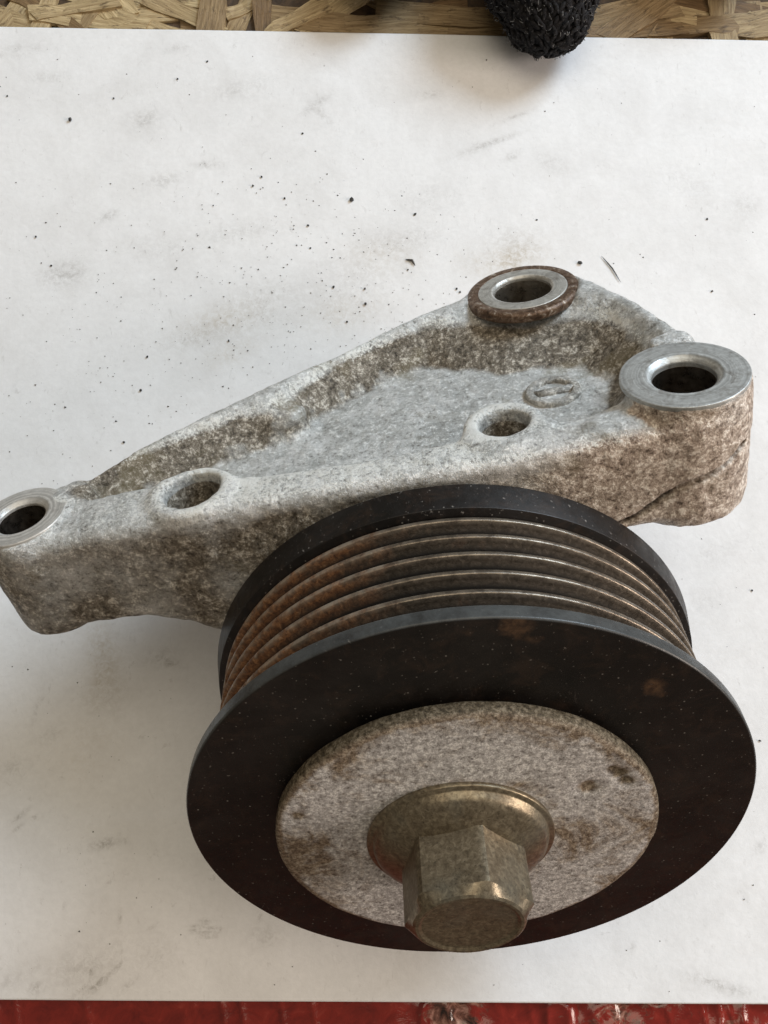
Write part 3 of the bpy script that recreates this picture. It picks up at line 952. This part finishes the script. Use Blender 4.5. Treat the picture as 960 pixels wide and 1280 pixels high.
bc = uv(-1.7)
prof = [(.01, -2.6), (12.0, -2.6), (12.95, -2.9), (13.05, -3.1), (13.05, -3.6), (12.9, -3.75), (12.35, -3.8), (12.2, -3.95), (12.0, -4.6), (11.5, -5.15), (10.6, -5.6), (9.4, -6.1), (8.2, -6.6), (6.5, -7.0), (.01, -7.2)]
v_, f_ = lathe(prof, 128, bc, closed=False)
bolt = mesh_object('bolt', v_, f_[:, ::-1], M['bolt'], root)
# hexagonal head with a chamfered end and a shallow dished face
bm = bmesh.new()
NS = 72
ang0 = -a_ * 0 + math.radians(7)
rings = []
RH = 8.75
def hexr(t, R):
    m = math.pi / 3
    q = ((t - ang0) % m) - m / 2
    return R * math.cos(math.pi / 6) / math.cos(q)
levels = [(-5.2, 9.9, 0), (-14.1, 9.9, 0), (-14.15, 8.6, 0), (-15.35, 7.35, 0), (-15.6, 7.0, 0), (-15.6, 6.6, 0), (-15.35, 6.2, 0), (-15.3, 3.0, 0)]
for h_, cap, _ in levels:
    ringv = []
    for i in range(NS):
        t = 2 * math.pi * i / NS
        hr = hexr(t, RH)
        hr = -math.log(math.exp(-hr * 6) + math.exp(-(8.38) * 6)) / 6 if False else min(hr, RH - .05)
        rr = min(hr, cap) if cap > 8.6 else min(hr, cap)
        # the chamfer cone cuts the corners further back
        ringv.append(bm.verts.new(((bc[0] + rr * math.cos(t)) * MM, h_ * MM, (bc[1] + rr * math.sin(t)) * MM)))
    rings.append(ringv)
for A, B in zip(rings, rings[1:]):
    for i in range(NS):
        j = (i + 1) % NS
        bm.faces.new((A[i], B[i], B[j], A[j]))
cv = bm.verts.new((bc[0] * MM, -15.12 * MM, bc[1] * MM))
for i in range(NS):
    bm.faces.new((rings[-1][i], cv, rings[-1][(i + 1) % NS]))
bmesh.ops.recalc_face_normals(bm, faces=bm.faces)
me = bpy.data.meshes.new('hex_head')
bm.to_mesh(me); bm.free()
me.materials.append(M['bolt'])
me.polygons.foreach_set('use_smooth', np.ones(len(me.polygons), bool))
me.set_sharp_from_angle(angle=math.radians(25))
hexo = bpy.data.objects.new('hex_head', me)
col.objects.link(hexo)
hexo.parent = bolt

# ------------------------------------------------------------------ black knitted glove behind the paper
def chain(pts_r):
    return pts_r


def glove():
    tip = on_plane(688, 30, .009)
    tip2 = on_plane(470, -12, .009)
    T1 = np.array([tip.x, tip.y, tip.z]) * 1000
    T2 = np.array([tip2.x, tip2.y, tip2.z]) * 1000
    palm = T1 + np.array([22, 92, 3.])
    fingers = [
        [(T1 + (-.5, 3.4, 0), 9.8), (T1 + (-1.5, 13, 2.5), 14.4), (T1 + (0, 40, 4), 14), (palm + (-8, -22, 2), 12.5)],
        [(T2 + (0, 9, 0), 8.5), (T2 + (6, 22, 2), 10.5), (palm + (-42, -18, 2), 12.0)],
        [(T1 + (44, 23, 0), 8.5), (T1 + (42, 30, 2), 11), (palm + (16, -22, 2), 12.0)],
        [(T1 + (76, 34, 0), 8), (T1 + (70, 46, 2), 10), (palm + (32, -14, 1), 11.5)],
        [(T2 + (-30, 48, 0), 9), (T2 + (-16, 62, 2), 11), (palm + (-36, 16, 1), 13)],
    ]
    caps = []
    for fg in fingers:
        for (a, ra), (b, rb) in zip(fg, fg[1:]): caps.append((np.array(a, float), ra, np.array(b, float), rb))
    caps += [(palm + (-26, 6, 1), 15, palm + (26, 6, 1), 14), (palm + (-22, 30, 1), 14, palm + (24, 28, 1), 13), (palm + (0, 30, 1), 14, palm + (2, 62, 0), 15)]
    P0 = np.concatenate([[c[0], c[2]] for c in caps])
    lo = P0.min(0) - 20; hi = P0.max(0) + 20
    lo[2] = -3.0; hi[2] = 32
    h = 1.25
    n = np.ceil((hi - lo) / h).astype(int)
    G = np.stack(np.meshgrid(*[lo[k] + np.arange(n[k]) * h for k in range(3)], indexing='ij'), -1).astype(np.float32)
    D = None
    for a, ra, b, rb in caps:
        ab = b - a
        t = np.clip(((G - a) @ ab) / (ab @ ab), 0, 1)
        q = G - a - t[..., None] * ab
        q[..., 2] *= 1.28
        d = np.sqrt((q ** 2).sum(-1)) - (ra + (rb - ra) * t)
        D = d if D is None else smin(D, d, 2.0)
    V, F = surface_nets(D, lo, h)
    V[:, 2] = np.maximum(V[:, 2], .25)
    V += np.random.default_rng(3).normal(0, .10, V.shape)
    V[:, 2] = np.maximum(V[:, 2], .15)
    o = mesh_object('knitted_glove', V * MM, F, M['wool'])
    tag(o, 'black knitted work glove with one fingertip reaching over the far paper edge', 'glove')
    # loops of yarn and loose fibres where the fingers come into view
    nn = np.zeros_like(V)
    tn = np.cross(V[F[:, 1]] - V[F[:, 0]], V[F[:, 2]] - V[F[:, 0]])
    for k in range(4): np.add.at(nn, F[:, k], tn)
    nn /= np.linalg.norm(nn, axis=1)[:, None] + 1e-9
    sel = np.where((V[:, 1] < T1[1] + 36) & (V[:, 2] > 1.2))[0]
    g = np.random.default_rng(5)
    # loops laid out in rows: snap along y to courses
    vs, fs = [], []
    base_dirs = np.array([(0, 0), (1, 0), (0, 1), (-1, 0), (0, -1)])
    lv = []
    nb = 6
    rings = [(-1, .15), (-.6, .8), (0, 1), (.6, .8), (1, .15)]
    used = set()
    k0 = 0
    for i in sel[g.permutation(len(sel))]:
        p, nrm = V[i], nn[i]
        side = int(math.floor(math.atan2(nrm[0], nrm[2]) / .12))
        cell = (int(math.floor(p[1] / 1.5)), side, int(p[0] // 30))
        if cell in used: continue
        used.add(cell)
        sgn = 1 if side % 2 else -1
        yv = np.array([0, 1., 0]) - nrm * nrm[1]
        if np.linalg.norm(yv) < .15: yv = np.array([0, 0, 1.]) - nrm * nrm[2]
        yv /= np.linalg.norm(yv)
        xv = np.cross(yv, nrm)
        d = yv * .86 + xv * sgn * .5
        e1 = np.cross(d, nrm)
        Ln, wd = g.uniform(1.0, 1.5), g.uniform(.42, .62)
        for (s, rr) in rings:
            for q in range(nb):
                t = 2 * math.pi * q / nb
                vs.append(p + nrm * .25 + d * s * Ln + (e1 * math.cos(t) + nrm * math.sin(t) * .9) * wd * rr)
        for r_ in range(4):
            for q in range(nb):
                a = k0 + r_ * nb + q; b = k0 + r_ * nb + (q + 1) % nb
                fs.append((a, b, b + nb, a + nb))
        k0 += 5 * nb
    vs = np.array(vs); vs[:, 2] = np.maximum(vs[:, 2], .2)
    kn = mesh_object('knit_loops', vs * MM, np.array(fs), M['wool'], o)
    kn['kind'] = 'stuff'
    vs, fs = [], []
    k0 = 0
    for i in sel[g.integers(0, len(sel), 3600)]:
        p, nrm = V[i] + nn[i] * g.uniform(.2, .9), nn[i]
        t = g.normal(size=3) * .5 + (0, 1, 0); t -= nrm * (t @ nrm) * .75; t /= np.linalg.norm(t)
        w = np.cross(t, nrm); w /= np.linalg.norm(w) + 1e-9
        L = g.uniform(.4, 1.2); bend = g.normal() * .12
        for s in (0, .5, 1):
            c = p + t * L * s + nrm * .5 * math.sin(s * 3) + w * bend * s * s
            vs += [c - w * .06, c + w * .06]
        fs += [(k0, k0 + 1, k0 + 3, k0 + 2), (k0 + 2, k0 + 3, k0 + 5, k0 + 4)]
        k0 += 6
    vs = np.array(vs); vs[:, 2] = np.maximum(vs[:, 2], .1)
    fz = mesh_object('loose_fibres', vs * MM, np.array(fs), M['fibre'], o, smooth=False)
    fz['kind'] = 'stuff'


glove()

# ------------------------------------------------------------------ grit and slivers on the paper
def crumb_mesh(seed):
    bm = bmesh.new()
    bmesh.ops.create_icosphere(bm, subdivisions=1, radius=1.0)
    g = random.Random(seed)
    for v in bm.verts: v.co *= g.uniform(.65, 1.15)
    me = bpy.data.meshes.new('grit_crumb')
    bm.to_mesh(me); bm.free()
    me.materials.append(M['grit'])
    return me


cm = [crumb_mesh(s) for s in range(4)]
crumbs = [(88, 150, .55), (440, 250, .62), (725, 329, .5), (327, 221, .3), (316, 232, .28), (356, 248, .3), (385, 282, .32), (259, 77, .3), (222, 99, .28), (378, 167, .28), (519, 268, .36),
          (456, 361, .34), (457, 380, .36), (417, 359, .34), (388, 310, .24), (890, 364, .32), (884, 274, .28), (608, 75, .24), (671, 275, .26), (184, 446, .32), (176, 488, .34), (155, 553, .34),
          (45, 296, .3), (9, 120, .25), (142, 123, .25), (286, 426, .25), (571, 361, .3), (575, 365, .26), (940, 738, .24), (905, 863, .22), (950, 926, .24), (64, 332, .28), (510, 337, .22), (434, 402, .26)]
for i, (px, py, s) in enumerate(crumbs):
    o = bpy.data.objects.new('grit_crumb', cm[i % 4])
    col.objects.link(o)
    p = on_plane(px, py, 0)
    o.location = (p.x, p.y, s * .55 * MM - .0001)
    o.scale = (s * MM * random.uniform(.8, 1.1), s * MM * random.uniform(.8, 1.3), s * MM * .8)
    o.rotation_euler = (0, 0, random.uniform(0, 6))
    own = {0: 'black pellet-like crumb alone near the far corner of the paper', 1: 'largest black crumb lying loose on the open paper',
           2: 'black crumb on the paper between the rear bushing and the long sliver'}
    if i in own: tag(o, own[i], 'crumb')
    else: tag(o, 'tiny dark speck of grit lying loose on the white paper', 'grit', 'grit specks scattered on the paper')
# fine dust that nobody could count
vs, fs = [], []
base = np.array([(1, 0, 0), (-.5, .87, 0), (-.5, -.87, 0), (0, 0, .8)])
g = np.random.default_rng(9)
for i in range(1150):
    if i < 600: px, py = g.normal(400, 150), g.normal(350, 85)
    elif i < 780: px, py = g.normal(180, 110), g.normal(480, 90)
    else: px, py = g.uniform(-60, 1020), g.uniform(60, 1240)
    if not (-100 < px < 1060 and 60 < py < 1240): continue
    p = on_plane(px, py, 0)
    r_ = abs(g.normal(0, .085)) + .05
    a = g.uniform(0, 6.3)
    R2 = np.array([[math.cos(a), math.sin(a), 0], [-math.sin(a), math.cos(a), 0], [0, 0, 1]])
    q = base @ R2 * np.array([r_ * g.uniform(.6, 1.5), r_, r_])
    k = len(vs)
    vs += list((q + np.array([p.x, p.y, 0]) * 1000 + (0, 0, -.07)) * MM)
    fs += [(k, k + 1, k + 3), (k + 1, k + 2, k + 3), (k + 2, k, k + 3), (k, k + 2, k + 1)]
dust = mesh_object('grit_dust', [tuple(x) for x in vs], fs, M['grit'], smooth=False)
tag(dust, 'fine dark dust sprinkled over the white paper', 'dust', kind='stuff')


def sliver(p0, p1, w, label):
    a, b = on_plane(*p0, .00012), on_plane(*p1, .00012)
    d = (b - a); n = Vector((-d.y, d.x, 0)).normalized() * w * .5 * MM
    m = (a + b) / 2 + n * 2.2
    sec = [(a, .25), (a.lerp(m, .55), .9), (m, 1.0), (m.lerp(b, .5), .8), (b, .2)]
    v, f = [], []
    for c, k in sec:
        for s, zz in ((-1, 0), (1, 0), (0, w * .7 * MM)):
            v.append(tuple(c + n * s * k + Vector((0, 0, zz * k))))
    for i in range(4):
        for q in range(3):
            A, B = i * 3 + q, i * 3 + (q + 1) % 3
            f.append((A, B, B + 3, A + 3))
    f += [(0, 2, 1), (12, 13, 14)]
    o = mesh_object('sliver', v, f, M['sliver'], smooth=False)
    tag(o, label, 'sliver')


sliver((752, 320), (776, 353), .32, 'long thin dark sliver lying on the paper behind the rear bushing')
sliver((507, 324), (519, 332), .6, 'short grey splinter lying on the paper away from the bracket')
